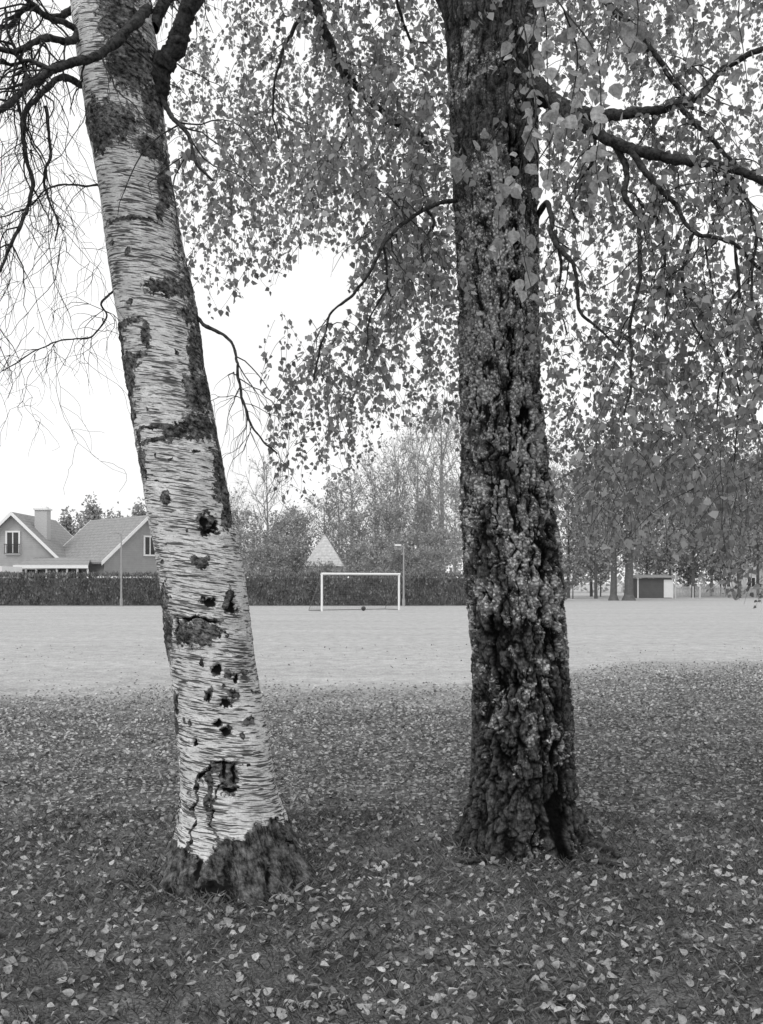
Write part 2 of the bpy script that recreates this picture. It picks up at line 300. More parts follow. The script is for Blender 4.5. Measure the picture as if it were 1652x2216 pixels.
main=[([(332,215,5.0),(352,150,4.95),(385,85,4.9),(408,10,4.85),(440,-120,4.8),(470,-300,4.8)],58,32),
([(330,60,5.0),(365,-10,5.1),(420,-80,5.2),(520,-260,5.4)],30,18),
([(320,20,4.85),(285,60,4.7),(235,105,4.62),(185,128,4.55),(120,148,4.5),(60,190,4.4),(0,240,4.3),(-70,270,4.2)],24,14),
([(180,60,4.95),(150,90,4.8),(90,85,4.6),(30,110,4.5),(-60,90,4.4)],20,10),
([(178,185,4.95),(140,170,4.85),(100,195,4.8),(62,235,4.7),(52,320,4.7),(72,400,4.7),(48,480,4.65),(0,585,4.6),(-20,640,4.6)],16,6),
([(160,20,5.0),(110,40,5.0),(60,20,4.9),(20,60,4.9),(-30,50,4.8)],17,8),
([(352,218,4.95),(378,262,4.8),(410,300,4.75),(422,345,4.7),(460,392,4.7)],13,5),
([(428,688,5.0),(455,712,4.9),(502,742,4.85),(520,810,4.8),(530,880,4.8),(552,935,4.8),(600,985,4.8)],9,3.5),
([(248,628,4.95),(222,655,4.9),(232,690,4.9),(205,720,4.9),(150,735,4.8),(80,760,4.8),(10,800,4.8)],5,2.5),
([(215,400,5.0),(180,405,5.0),(120,400,5.1),(60,450,5.1),(0,470,5.2)],5,3),
([(100,230,4.8),(110,330,4.8),(95,400,4.8),(125,470,4.8),(120,520,4.8)],8,3),
([(410,20,5.0),(500,-110,5.6),(610,-120,6.3),(675,-10,6.6),(700,60,6.6),(735,145,6.7),(790,205,6.8),(850,262,6.8),(905,285,6.9),(930,330,6.9)],34,9),
([(735,145,6.7),(760,230,6.6),(750,300,6.6),(700,360,6.6),(670,420,6.6)],9,3),
([(675,-10,6.6),(610,120,6.5),(590,230,6.5),(600,300,6.4)],9,3),
([(160,60,4.9),(90,30,4.7),(40,-20,4.6),(-20,-60,4.6)],15,8),
([(110,150,4.5),(60,130,4.5),(20,140,4.5),(-30,120,4.5)],10,6),
([(60,190,4.4),(50,140,4.5),(20,80,4.5),(10,20,4.5)],9,5)]
for i,(p,a,b) in enumerate(main):
    C,R=limb(bl,p,a,b)
    lf=i in(6,11,12,13)
    n={0:8,1:4,2:14,3:11,4:14,5:11,6:6,7:14,8:14,9:12,10:10,11:16,14:9,15:10,16:8}.get(i,8)
    sprout(bt,C,R,n,.55 if i not in(7,8,9) else .42,1,.2,.16,bleafP if lf else None,rk=1.2 if i in(2,3,5,14,15,16) else 1)
for _ in range(36):
    s=W(rng.uniform(-60,200),rng.uniform(-60,560),rng.uniform(4.4,5.6)); P=twig(bt,s,np.array([rng.normal(0,.5),0,-.6]),rng.uniform(.6,1.3),.0024,.13,.32,12)
    sprout(bt,P,np.linspace(.003,.0012,len(P)),4,.35,0,.1,.12)
for _ in range(14):
    s=W(rng.uniform(0,240),rng.uniform(520,800),rng.uniform(4.6,5.3)); P=twig(bt,s,np.array([rng.normal(0,.8),0,-.4]),rng.uniform(.4,.9),.0016,.12,.34,12)
    sprout(bt,P,np.linspace(.002,.0012,len(P)),5,.3,0,.1,.12)
omain=[([(1150,175,5.6),(1190,205,5.3),(1235,252,5.1),(1310,300,5.0),(1390,330,4.95),(1490,352,4.9),(1560,358,4.85),(1620,375,4.8),(1700,420,4.8)],34,16),
([(1160,215,5.6),(1215,225,5.4),(1290,250,5.3),(1380,245,5.2),(1460,230,5.2),(1525,200,5.2),(1560,150,5.2),(1640,110,5.1),(1720,60,5.1)],30,10),
([(1330,312,5.0),(1352,360,5.0),(1358,430,4.95),(1385,500,4.95),(1382,600,4.9),(1362,700,4.9),(1368,800,4.9),(1350,900,4.9)],16,4),
([(1365,325,4.95),(1410,390,4.9),(1450,430,4.9),(1500,500,4.85),(1590,525,4.8),(1652,590,4.8)],15,7),
([(1520,352,4.9),(1590,390,4.8),(1612,430,4.8),(1640,500,4.8),(1690,560,4.8)],10,5),
([(1470,225,5.2),(1500,270,5.1),(1545,310,5.1),(1600,360,5.1),(1670,400,5.1)],13,7),
([(1160,470,5.6),(1188,440,5.4),(1200,520,5.2),(1240,565,5.1),(1250,620,5.1),(1262,680,5.1),(1310,720,5.1),(1340,760,5.1)],14,4),
([(1200,500,5.25),(1216,560,5.2),(1212,640,5.2),(1228,720,5.2)],9,3),
([(1290,255,5.3),(1285,330,5.3),(1260,400,5.4),(1240,440,5.5)],9,4),
([(1380,430,4.95),(1430,500,5.0),(1435,600,5.0),(1400,680,5.0),(1390,740,5.0)],8,3),
([(1500,500,4.85),(1480,600,4.9),(1500,700,4.9),(1560,780,4.9),(1552,900,4.9)],8,3),
([(995,432,5.55),(962,438,5.4),(925,450,5.3),(878,480,5.2),(832,525,5.15),(800,585,5.1),(765,640,5.1),(716,680,5.1),(690,760,5.1),(680,830,5.1)],11,4),
([(922,451,5.3),(938,490,5.3),(912,540,5.3),(930,600,5.3)],7,3),
([(880,480,5.2),(850,430,5.2),(800,400,5.3)],6,3),
([(830,525,5.15),(840,620,5.2),(800,690,5.2),(790,760,5.2)],6,3),
([(1140,-60,5.6),(1230,-90,5.4),(1330,20,5.3),(1420,120,5.3),(1500,240,5.3)],26,8),
([(975,60,5.6),(930,-60,5.7),(880,-160,6),(860,-10,6.2),(900,120,6.3)],18,5),
([(1160,-200,5.6),(1120,-340,4.6),(1110,-250,3.2),(1118,-60,2.75),(1135,60,2.6)],16,5),
([(1590,525,4.8),(1600,640,4.85),(1575,740,4.9),(1600,860,4.9),(1590,1000,4.9)],7,3),
([(1640,500,4.8),(1630,640,4.8),(1650,760,4.8),(1625,880,4.8)],7,3),
([(1560,358,5.1),(1575,430,5.6),(1530,520,5.9),(1540,640,6),(1510,760,6)],8,3)]
for i,(p,a,b) in enumerate(omain):
    C,R=limb(ol,p,a,b)
    if i!=17: sprout(ot,C,R,{0:16,1:14}.get(i,8),.5,1,.15,.25,oleafP)
for (cxx,yy,acc) in ((-1.75,YB,bl),(.55,YO,ol)):
    for k in range(9):
        a=k*.7+.3; z=4.9+.35*k; d=np.array([math.cos(a),math.sin(a),.55]); P=np.array([[cxx,yy,z]]+[[cxx+d[0]*s,yy+d[1]*s,z+s*.8-.06*s*s] for s in(.8,1.6,2.6,3.4)]); C=cat(P,20); acc.tube(C,np.linspace(.06,.012,20),6,.05)
    P=np.array([[cxx,yy,4.9],[cxx-.02,yy,6.5],[cxx-.1,yy,9]]); acc.tube(cat(P,20),np.linspace(.17,.04,20),10,.05)
for p,a,b in (([(1010,1835,5.6),(1060,1858,5.45),(1140,1872,5.3),(1230,1866,5.35),(1340,1886,5.2)],26,10),([(1250,1845,5.5),(1300,1850,5.5),(1345,1868,5.35)],30,8),([(1100,1850,5.4),(1050,1876,5.25),(985,1880,5.25)],22,8),([(1180,1850,5.4),(1160,1880,5.2),(1100,1890,5.15)],18,8)):
    P=np.array([W(*q) for q in p]); P[:,2]=np.linspace(.06,.026,len(P)); C=cat(P,40); C[:,:2]+=fbm(C*6,3,4)[:,None]*.03
    ol.tube(C,np.linspace(a,b,40)/2*5.4/F*(1+.2*fbm(C*20,2,5)),10,.08)
bl.make('limbs',DARK,birch,True); ol.make('limbs',DARK,old,True)

# ---------------------------------------------------------------- foliage
G=np.array([
[1,.5,0,3,6,6,6,7,7,7,6,7,8,8,8,7,7,7],
[1,.5,0,4,7,7,7,7,8,8,6,7,8,8,8,7,7,7],
[.6,.3,0,3,7,7,7,8,8,8,6,7,8,8,8,8,8,8],
[.2,0,0,2.5,6,7,8,8,8,8,6,8,8,7,8,8,8,8],
[.1,0,0,1,4.5,6,5,6,8,8,6,7,5,6,8,8,8,8],
[.1,0,0,0,3.5,4.5,.3,1,6.5,8,6,7,1.2,2.5,7,8,8,8],
[.1,0,0,0,1.2,.8,0,.6,6,7.5,6,6,4,5,7,8,8,8],
[.1,0,0,0,.5,0,5,6.5,6,6,6,7,5,6,7,8,8,8],
[.2,.1,0,0,0,0,6.5,7,4,5,5,7,7,8,8,8,9,9],
[.3,.1,0,0,0,0,5,5,.2,0,3,6,7,8,8,9,9,9],
[.2,.1,0,0,0,0,2.6,.5,0,0,1,2,5,6.5,7,8,8,8],
[0,0,0,0,0,0,0,0,0,0,0,.3,1.2,2,3,4.5,6,7],
[0,0,0,0,0,0,0,0,0,0,0,0,0,.1,.4,1.4,3,5],
[0]*18])/9.
def dens(P):
    u=826+P[:,0]*F/P[:,1]; v=1262-(P[:,2]-HC)*F/P[:,1]
    a=np.clip(u/100-.5,0,16.99); b=np.clip(v/100-.5,0,12.99); i=a.astype(int); j=b.astype(int); fa=a-i; fb=b-j
    return (G[j,i]*(1-fa)+G[j,np.minimum(i+1,17)]*fa)*(1-fb)+(G[j+1,i]*(1-fa)+G[j+1,np.minimum(i+1,17)]*fa)*fb
def strands(n,ulo,uhi,ylo,yhi,acc,LP,LD,step=.023,vlo=-180,vhi=1230):
    cnt=0
    while cnt<n:
        u=rng.uniform(ulo,uhi); v=rng.uniform(vlo,vhi); Y=ylo+(yhi-ylo)*rng.random()**.8; c=W(u,v,Y)
        d0=dens(c[None])[0]
        if rng.random()>d0*1.15: continue
        for _ in range(rng.integers(2,6)):
            s=c+rng.normal(0,[.14,.2,.10]); L=rng.uniform(.25,.8)
            d=np.array([rng.normal(0,.6),rng.normal(0,.5),-.2]); P=[s]; m=10
            for i in range(m):
                d=d+np.array([rng.normal(0,.14),rng.normal(0,.12),-.2]); d/=np.linalg.norm(d); P.append(P[-1]+d*L/m)
            P=np.array(P); dd=dens(P); bad=np.where(dd<.10)[0]; e=bad[0] if len(bad) else m+1
            if e<4: continue
            P=P[:e]; acc.tube(P,np.linspace(.0019,.0009,len(P)),3)
            ll=np.linalg.norm(np.diff(P,axis=0),axis=1).sum(); k=int(ll/step*(.35+.75*min(1,dd[:e].mean()*1.2))); t=np.sort(rng.random(k))*(len(P)-1.001); i=t.astype(int); f=(t-i)[:,None]
            Q0=P[i]*(1-f)+P[i+1]*f+rng.normal(0,.014,(k,3)); LP.append(Q0); LD.append(rng.normal(0,.55,(k,3))+[0,0,-.75]); cnt+=1
LPb,LDb,LPo,LDo=[],[],[],[]
strands(840,330,1010,5.6,10.0,bt,LPb,LDb)
strands(200,560,1010,5.0,6.6,ot,LPo,LDo)
strands(1000,1120,1780,5.2,10.0,ot,LPo,LDo)
strands(290,1200,1780,6.5,10.0,ot,LPo,LDo,vlo=850)
strands(80,1190,1760,4.2,5.2,ot,LPo,LDo)
for src,LP,LD,pr in((bleafP,LPb,LDb,1),(oleafP,LPo,LDo,1)):
    for P in src:
        k=int(len(P)*.5); i=rng.integers(1,len(P)-1,k); Q0=P[i]+rng.normal(0,.012,(k,3)); m=rng.random(k)<dens(Q0)*1.2; 
        LP.append(Q0[m]); LD.append(rng.normal(0,.55,(m.sum(),3))+[0,0,-.7])
LM=leafmat('birch_leaf',.20,.47,.5)
for LP,LD,par,tw in((LPb,LDb,birch,bt),(LPo,LDo,old,ot)):
    P=np.concatenate(LP); D=np.concatenate(LD); print('LEAVES',len(P))
    V,Qd=leaves(P,D,rng.uniform(.028,.050,len(P)),rng); make('leaves',V,Qd,LM,par)
    tw.make('twigs',TWIG,par)
for (cxx,yy,par) in((-1.6,YB+.3,birch),(.9,YO+.3,old)):
    n=2600; a=rng.random(n)*2*np.pi; rr=4.2*np.sqrt(rng.random(n)); P=np.stack([cxx+rr*np.cos(a),yy+rr*np.sin(a),rng.uniform(5.4,9.0,n)],-1)
    keep=(P[:,2]>HC+1330*P[:,1]/F)&(P[:,1]>.8)|(P[:,1]<=.8)&(P[:,2]>5); keep&=fbm(P*.9,3,8)>-.1; P=P[keep]
    if par is birch: P=P[(P[:,0]>-2.2)|(rng.random(len(P))<.25)]
    V,Qd=leaves(P,rng.normal(0,.6,(len(P),3))+[0,0,-.6],rng.uniform(.06,.10,len(P)),rng); make('upper_crown',V,Qd,LM,par)
NL=leafmat('birch_leaf_near',.28,.54,.4,vein=True); nt=Acc(); P_,D_=[],[]
def near(pts,k,jit=.014,sub=0):
    P=cat(np.array([W(*q) for q in pts]),40); nt.tube(P,np.linspace(.0022,.001,40),5)
    i=rng.integers(3,39,k); P_.append(P[i]+rng.normal(0,jit,(k,3))); D_.append(rng.normal(0,.5,(k,3))+[0,0,-.9])
near([(1135,60,2.6),(1150,160,2.55),(1160,250,2.5),(1130,340,2.5),(1120,460,2.5),(1135,560,2.5),(1160,660,2.5)],26)
near([(1135,60,2.6),(1110,120,2.6),(1085,260,2.6),(1030,340,2.6),(1000,380,2.6)],8)
near([(1150,160,2.55),(1200,260,2.5),(1170,340,2.45),(1090,420,2.45),(1080,520,2.45),(1085,570,2.45)],16)
near([(1150,-80,2.4),(1220,20,2.3),(1290,120,2.25),(1300,260,2.2),(1290,350,2.2),(1300,420,2.2)],24)
near([(1150,-80,2.4),(1350,-40,2.4),(1380,60,2.4),(1340,160,2.4)],24)
near([(1220,-80,2.6),(1440,-40,2.8),(1500,40,2.8),(1480,150,2.8)],22)
near([(1220,-80,2.6),(1560,-60,2.6),(1600,60,2.6),(1620,200,2.6)],16)
near([(1150,-80,2.4),(1180,40,2.6),(1185,160,2.6),(1190,330,2.6),(1180,420,2.6)],20)
near([(1220,20,2.3),(1250,120,2.4),(1230,260,2.4),(1215,350,2.4)],16)
P=np.concatenate(P_); D=np.concatenate(D_); V,Qd=leaves(P,D,rng.uniform(.026,.048,len(P)),rng,face=rng.normal(0,.6,(len(P),3))+[0,1.1,0],fine=True); make('near_leaves',V,Qd,NL,old,True); nt.make('near_twigs',TWIG,old)

# ---------------------------------------------------------------- ground
xs=np.concatenate([np.linspace(-1500,-40,12),np.linspace(-30,30,61),np.linspace(40,1500,12)]); ys=np.concatenate([np.linspace(-400,-12,6),np.linspace(-6,30,73),np.linspace(34,2500,24)])
GX,GY=np.meshgrid(xs,ys,indexing='ij'); P=np.stack([GX.ravel(),GY.ravel(),0*GX.ravel()],-1)
def gz(P): 
    k=sst(22,12,P[:,1]); return (.018*fbm(P*[1.1,1.1,0],3,88)*k+.02*np.exp(-((P[:,0]+.72)**2+(P[:,1]-5)**2)/.35)+.03*np.exp(-((P[:,0]-.83)**2+(P[:,1]-5.6)**2)/.4))
P[:,2]=gz(P); nx,ny=len(xs),len(ys); i=np.arange(nx-1)[:,None]*ny+np.arange(ny-1)[None]
make('ground',P,np.stack([i,i+ny,i+ny+1,i+1],-1).reshape(-1,4),m_ground(),None,True)
def scatter(n,y0,y1,dfun):
    y=rng.uniform(y0,y1,n); x=rng.uniform(-1,1,n)*(.5*y+1.6); keep=rng.random(n)<((.5*y+1.6)/(.5*y1+1.6)); P=np.stack([x,y,0*x],-1)[keep]; P=P[rng.random(len(P))<dfun(P)]
    P=P[(np.hypot(P[:,0]+.72,P[:,1]-5)>.27)&(np.hypot(P[:,0]-.83,P[:,1]-5.6)>.30)]; P[:,2]=gz(P); return P
def ld(P):
    yb=13+4.3*sst(1.2,4.5,P[:,0]); e=sst(2.2,-2.2,P[:,1]-yb+2.2*fbm(P*.5,3,66)); c=.78+.6*fbm(P*[1.8,1.8,0],4,67); return np.clip(e*c,0.006,1)
P=scatter(350000,1.5,24,ld); n=len(P); print('LITTER',n)
a=rng.random(n)*2*np.pi; D=np.stack([np.cos(a),np.sin(a),rng.normal(.08,.32,n)],-1); P[:,2]+=rng.uniform(.006,.036,n)
LIT=leafmat('fallen_leaf',.10,.50,.15,1.0,(.75,1.25),True); LITF=leafmat('fallen_leaf_far',.12,.58,.15,1.1,(.75,1.25))
nr=P[:,1]<8.5; litter=empty('leaf_litter')
for m,nm,fi in((nr,'near_leaves',True),(~nr,'far_leaves',False)):
    V,Qd=leaves(P[m],D[m],rng.uniform(.018,.045,m.sum())+(0 if fi else .004),rng,.6,.40,face=rng.normal(0,.5,(m.sum(),3))+[0,0,1],fine=fi); V[:,2]=np.maximum(V[:,2],gz(V)+.002)
    make(nm,V,Qd,LIT if fi else LITF,litter,fi)
P=np.concatenate([scatter(190000,2.2,13,lambda P:np.clip(1.15-P[:,1]/12,0,1)*np.clip(.8+.8*fbm(P*[3,3,0],3,5),.15,1)),scatter(150000,2.4,6.5,lambda P:np.clip(.6+1.0*fbm(P*[4,4,0],3,15),.05,1))]); n=len(P); print('GRASS',n)
ex=[]
for cxx,cy,rr,k in((-.72,5,.30,900),(.83,5.6,.36,400),(-1.10,4.95,.06,700)):
    a=rng.uniform(0,2*np.pi,k); q=rr+np.abs(rng.normal(0,.09,k)); E=np.stack([cxx+q*np.cos(a),cy+q*np.sin(a),0*a],-1); E[:,2]=gz(E); ex.append(E)
nb=n; P=np.concatenate([P]+ex); n=len(P); hgt=rng.uniform(.02,.055,n); hgt[nb:]=rng.uniform(.03,.08,n-nb)
a=rng.random(n)*2*np.pi; wv=np.stack([np.cos(a),np.sin(a),0*a],-1)*.0013; ln=rng.normal(0,.75,(n,3)); ln[:,2]=1; ln=norm(ln)*hgt[:,None]
V=np.stack([P-wv,P+wv,P+ln*[.6,.6,.7]+wv*.8,P+ln*[1.3,1.3,1.0]],1).reshape(-1,3); b=np.arange(n)[:,None]*4
make('grass',V,b+np.array([[0,1,2,3]]),leafmat('grass_blade',.05,.30,.3))

# ---------------------------------------------------------------- hedge
HL=leafmat('hedge_leaf',.11,.34,.3); hk=Acc()
def hedgeblock(x0,x1,y,h,dp,n):
    hk.box(((x0+x1)/2,y,h/2-.08),(x1-x0-.2,dp-.3,h-.2))
    f=rng.random(n); x=rng.uniform(x0,x1,n); z=rng.random(n)*h; yy=y-dp/2+rng.normal(0,.09,n)
    top=f<.25; z[top]=h+rng.normal(0,.07,top.sum()); yy[top]=rng.uniform(y-dp/2,y+dp/2,top.sum())
    V,Qd=leaves(np.stack([x,yy,z],-1),rng.normal(0,.35,(n,3))+[0,0,1],rng.uniform(.08,.26,n),rng,width=.2); hk.add(V,Qd)
hedgeblock(-34,6.0,67,2.02,1.1,26000); hedgeblock(12.0,15.5,84,1.5,1.2,4000); hedgeblock(6.2,11.5,76,1.7,1.2,4000)
hk.make('hedge',HL)

# ---------------------------------------------------------------- goal
WH=plain('white_painted_metal',.82,.05,3,.5); NET=plain('net_cord',.16,.1)
goal=empty('soccer_goal'); ang=math.radians(33); L0=W(697,1262,53); L0[2]=0; d=np.array([math.cos(ang),math.sin(ang),0]); nb_=np.array([-math.sin(ang),math.cos(ang),0]); Lw=4.95
g=Acc(); A=L0; B=L0+d*Lw; up=np.array([0,0,2.0])
for q in(A,B): g.tube(np.array([q,q+up*.5,q+up]),.06,12)
g.tube(np.array([A+up-d*.06,(A+B)/2+up,B+up+d*.06]),.06,12); g.make('goal_frame',WH,goal,True)
g=Acc(); back=1.45
for q in(A,B):
    g.tube(np.array([q+[0,0,.03],q+nb_*back+[0,0,.03]]),.02,8); g.tube(np.array([q+up,q+up*.5+nb_*back*.5,q+nb_*back+[0,0,.03]]),.014,8)
g.tube(np.array([A+nb_*back+[0,0,.03],B+nb_*back+[0,0,.03]]),.02,8); g.make('rear_frame',plain('galvanised_metal',.2),goal,True)
g=Acc()
for t in np.linspace(0,1,34): q=A+d*Lw*t; g.tube(np.array([q+up,q+nb_*back]),.003,3)
for t in np.linspace(.05,1,17): q=A+up*(1-t)+nb_*back*t; g.tube(np.array([q,q+d*Lw]),.003,3)
for q in(A,B):
    for t in np.linspace(.08,.95,11): g.tube(np.array([q+up*(1-t)+nb_*back*t,q+nb_*back*t]),.003,3); g.tube(np.array([q+up*(1-t),q+up*(1-t)+nb_*back*t]),.003,3)
g.make('net',NET,goal)
me=bpy.data.meshes.new('football'); import bmesh
bm=bmesh.new(); bmesh.ops.create_icosphere(bm,subdivisions=3,radius=.125); bm.to_mesh(me); bm.free(); o=bpy.data.objects.new('football',me); p=W(787,1262,54); o.location=(p[0],p[1],.125); bpy.context.collection.objects.link(o)
mm=M('ball_leather'); mm.surf(mm.rmap(mm.vor(mm.pos(),14,'DISTANCE_TO_EDGE'),.02,.06,.02,.07),.5); me.materials.append(mm.m)

# ---------------------------------------------------------------- lamps
MET=plain('lamp_post_metal',.34,.1)
def lamp(name,u,Y,h):
    e=empty(name); x=(u-826)*Y/F; a=Acc(); a.tube(np.array([[x,Y,0],[x,Y,h*.25],[x,Y,h]]),[.075,.06,.045],10)
    a.tube(np.array([[x,Y,h-.05],[x-.12,Y-.05,h+.02],[x-.3,Y-.1,h+.03]]),.03,8); a.tube(np.array([[x,Y,0],[x,Y,.5]]),.1,10); a.make('post',MET,e,True)
    a=Acc(); a.box((x-.38,Y-.12,h+.03),(.42,.2,.1)); a.make('lamp_head',WH if u>500 else MET,e)
lamp('street_lamp',263,64.5,4.7); lamp('street_lamp.001',874,65,3.95)

# ---------------------------------------------------------------- houses
ROOF=m_roof('roof_tiles',.28); WALL=m_wall('house_cladding',.36); WALL2=m_wall('house_cladding_light',.42); GL=plain('window_glass',.04,.3,2,.15,.5); TRIM=plain('white_trim',.82,.04)
def gable(name,org,rz,a,L,ze,za,wall,roof,wins,oh=.45,trim=None):
    e=empty(name); T=lambda V:rotz(V,rz)+np.array([org[0],org[1],0])
    w=Acc(); w.add(T([[-a,0,0],[a,0,0],[a,L,0],[-a,L,0],[-a,0,ze],[a,0,ze],[a,L,ze],[-a,L,ze]]),np.array([[0,1,5,4],[1,2,6,5],[2,3,7,6],[3,0,4,7]]))
    for y in(0,L): w.add(T([[-a,y,ze],[a,y,ze],[.01,y,za-.02],[-.01,y,za-.02]]),np.array([[0,1,2,3]]))
    w.make('walls',wall,e)
    r=Acc(); tr=Acc(); s=(za-ze)/a
    for sg in(-1,1):
        xo=a+oh; zo=ze-oh*s; t=.16
        V=[]
        for y in(-oh,L+oh): V+= [[0,y,za],[sg*xo,y,zo],[sg*xo,y,zo+t],[0,y,za+t]]
        r.add(T(V),np.array([[0,1,2,3],[4,7,6,5],[0,4,5,1],[3,2,6,7],[1,5,6,2]]))
        for y0,y1 in((-oh-.05,-oh-.005),(L+oh+.005,L+oh+.05)):
            V=[]
            for y in(y0,y1): V+=[[0,y,za-.12],[sg*(xo+.03),y,zo-.12],[sg*(xo+.03),y,zo+t+.03],[0,y,za+t+.03]]
            tr.add(T(V),np.array([[0,1,2,3],[4,7,6,5],[0,4,5,1],[3,2,6,7],[1,5,6,2]]))
    r.make('roof',roof,e); gl=Acc()
    o3=(org[0],org[1],0)
    for (x,z,ww,hh) in wins:
        gl.box((x,-.02,z),(ww,.05,hh),rz,o3)
        for sx in(-1,1): tr.box((x+sx*(ww/2+.05),-.05,z),(.13,.12,hh+.25),rz,o3)
        for sz in(-1,1): tr.box((x,-.052,z+sz*(hh/2+.06)),(ww,.124,.13),rz,o3)
        tr.box((x,-.055,z),(.08,.10,hh),rz,o3)
    gl.make('window_glass',GL,e); tr.make('trim',trim or TRIM,e); return e
h1=gable('house',(-29.6,80),0,3.4,10,3.75,7.05,WALL2,ROOF,[(0,4.75,.95,1.65),(-1.9,1.4,1.2,1.2),(1.9,1.4,1.2,1.2)])
a=Acc()
for i in range(9): a.box((-29.6-.6+i*.15,79.75,4.25),(.03,.03,.7))
a.box((-29.6,79.75,4.62),(1.3,.05,.05)); a.box((-29.6,79.75,3.9),(1.3,.05,.05)); a.make('balcony_rail',plain('rail_dark',.06),h1)
a=Acc(); cxh=(93-826)*82/F; a.box((cxh,82,4.3),(1.0,1.0,6.4)); a.make('chimney',plain('pale_brick',.5,.15,12),h1)
a=Acc(); a.box((cxh,82,7.57),(1.2,1.2,.14)); a.box((cxh,82,7.72),(.75,.75,.16)); a.make('chimney_cap',TRIM,h1)
a=Acc()
xa,xb=(50-826)*77/F,(208-826)*77/F
V=[[xa,75,2.75],[xb,75,2.75],[xb-1.2,79.8,3.45],[xa,79.8,3.45]]; a.add(np.array(V+[[p[0],p[1],p[2]+.12] for p in V],float),np.array([[0,1,2,3],[4,7,6,5],[0,4,5,1],[1,5,6,2]])); a.make('veranda_roof',ROOF,h1)
a=Acc(); a.box(((xa+xb)/2,74.96,2.74),(xb-xa,.07,.24))
for t in np.linspace(0,1,8): a.box((xa+.1+(xb-xa-.2)*t,75.2,1.3),(.12,.1,2.6))
a.box((-29.2,72,2.5),(5.0,4,.4)); a.box((-28.6,70.2,1.1),(.3,.3,2.2)); a.make('veranda_frame',TRIM,h1)
a=Acc(); a.box(((xa+xb)/2,75.6,1.3),(xb-xa-.4,.1,2.5)); a.make('veranda_glass',GL,h1)
h2=gable('house.001',(-18.9,80),math.radians(45),3.75,8.4,3.4,6.8,WALL,ROOF,[(.3,4.5,.95,1.4),(-1.6,1.5,1.2,1.2)])
a=Acc(); a.box((-19.2,74,1.9),(3.4,4,.25)); a.make('carport_roof',TRIM,h2); a=Acc(); a.box((-19.2,75,.9),(3,1.6,1.78)); a.make('carport_wall',WALL,h2)
# hip-roofed house behind the goal
e=empty('house.002'); hx=(703-826)*84/F; a=Acc(); a.box((hx,84,1.45),(3.0,3.0,2.9)); a.make('walls',WALL2,e)
a=Acc(); V=np.array([[-1.7,-1.7,2.9],[1.7,-1.7,2.9],[1.7,1.7,2.9],[-1.7,1.7,2.9],[-.02,-.02,5.6],[.02,-.02,5.6],[.02,.02,5.6],[-.02,.02,5.6]])+[hx,84,0]; a.add(V,np.array([[0,1,5,4],[1,2,6,5],[2,3,7,6],[3,0,4,7],[3,2,1,0]])); a.make('roof',m_roof('pale_roof',.55),e)
a=Acc(); a.box((hx,82.47,1.7),(1.0,.06,1.1)); a.make('window_glass',GL,e)
gable('house.003',((1600-826)*130/F,130),math.radians(-60),4,11,4.0,7.6,m_wall('pale_wall',.6),ROOF,[(0,4.6,1,1.2),(-2,1.6,1.2,1.2),(2,1.6,1.2,1.2)])
sh=empty('shed'); x0=(1380-826)*100/F; x1=(1456-826)*100/F; a=Acc(); a.box(((x0+x1)/2,101.3,1.0),(x1-x0,2.6,2.0)); a.make('shed_walls',m_wall('dark_cladding',.13),sh)
a=Acc(); V=[[x0-.2,99.7,2.02],[x1+.2,99.7,2.02],[x1+.2,102.9,2.3],[x0-.2,102.9,2.3]]; a.add(np.array(V+[[p[0],p[1],p[2]+.08] for p in V],float),np.array([[0,1,2,3],[4,7,6,5],[0,4,5,1],[1,5,6,2],[2,6,7,3],[3,7,4,0]])); a.make('shed_roof',ROOF,sh)
a=Acc(); a.box((x1-.5,99.96,.95),(.8,.07,1.8)); a.box((x0+.03,99.97,1.0),(.12,.09,2.0)); a.box((x1-.03,99.97,1.0),(.12,.09,2.0)); a.make('shed_door_and_trim',TRIM,sh)
a=Acc()
for i in range(150): a.box((29.8+i*.16,106,.6),(.1,.03,1.1))
a.box((41.8,106.04,.9),(24,.04,.1)); a.box((41.8,106.04,.35),(24,.04,.1)); a.make('picket_fence',plain('weathered_white',.45))
a=Acc(); a.quad((6,87,.006),(120,95,.006),(120,98,.006),(6,90,.006)); a.make('path',plain('gravel_path',.42,.15,3))
a=Acc()
for i,(u,Y,h) in enumerate(((1462,98,2.6),(1500,96,1.2),(1515,96,1.2))): a.tube(np.array([[(u-826)*Y/F,Y,0],[(u-826)*Y/F,Y,h]]),.06,8)
a.make('bollards',plain('post_white',.6))

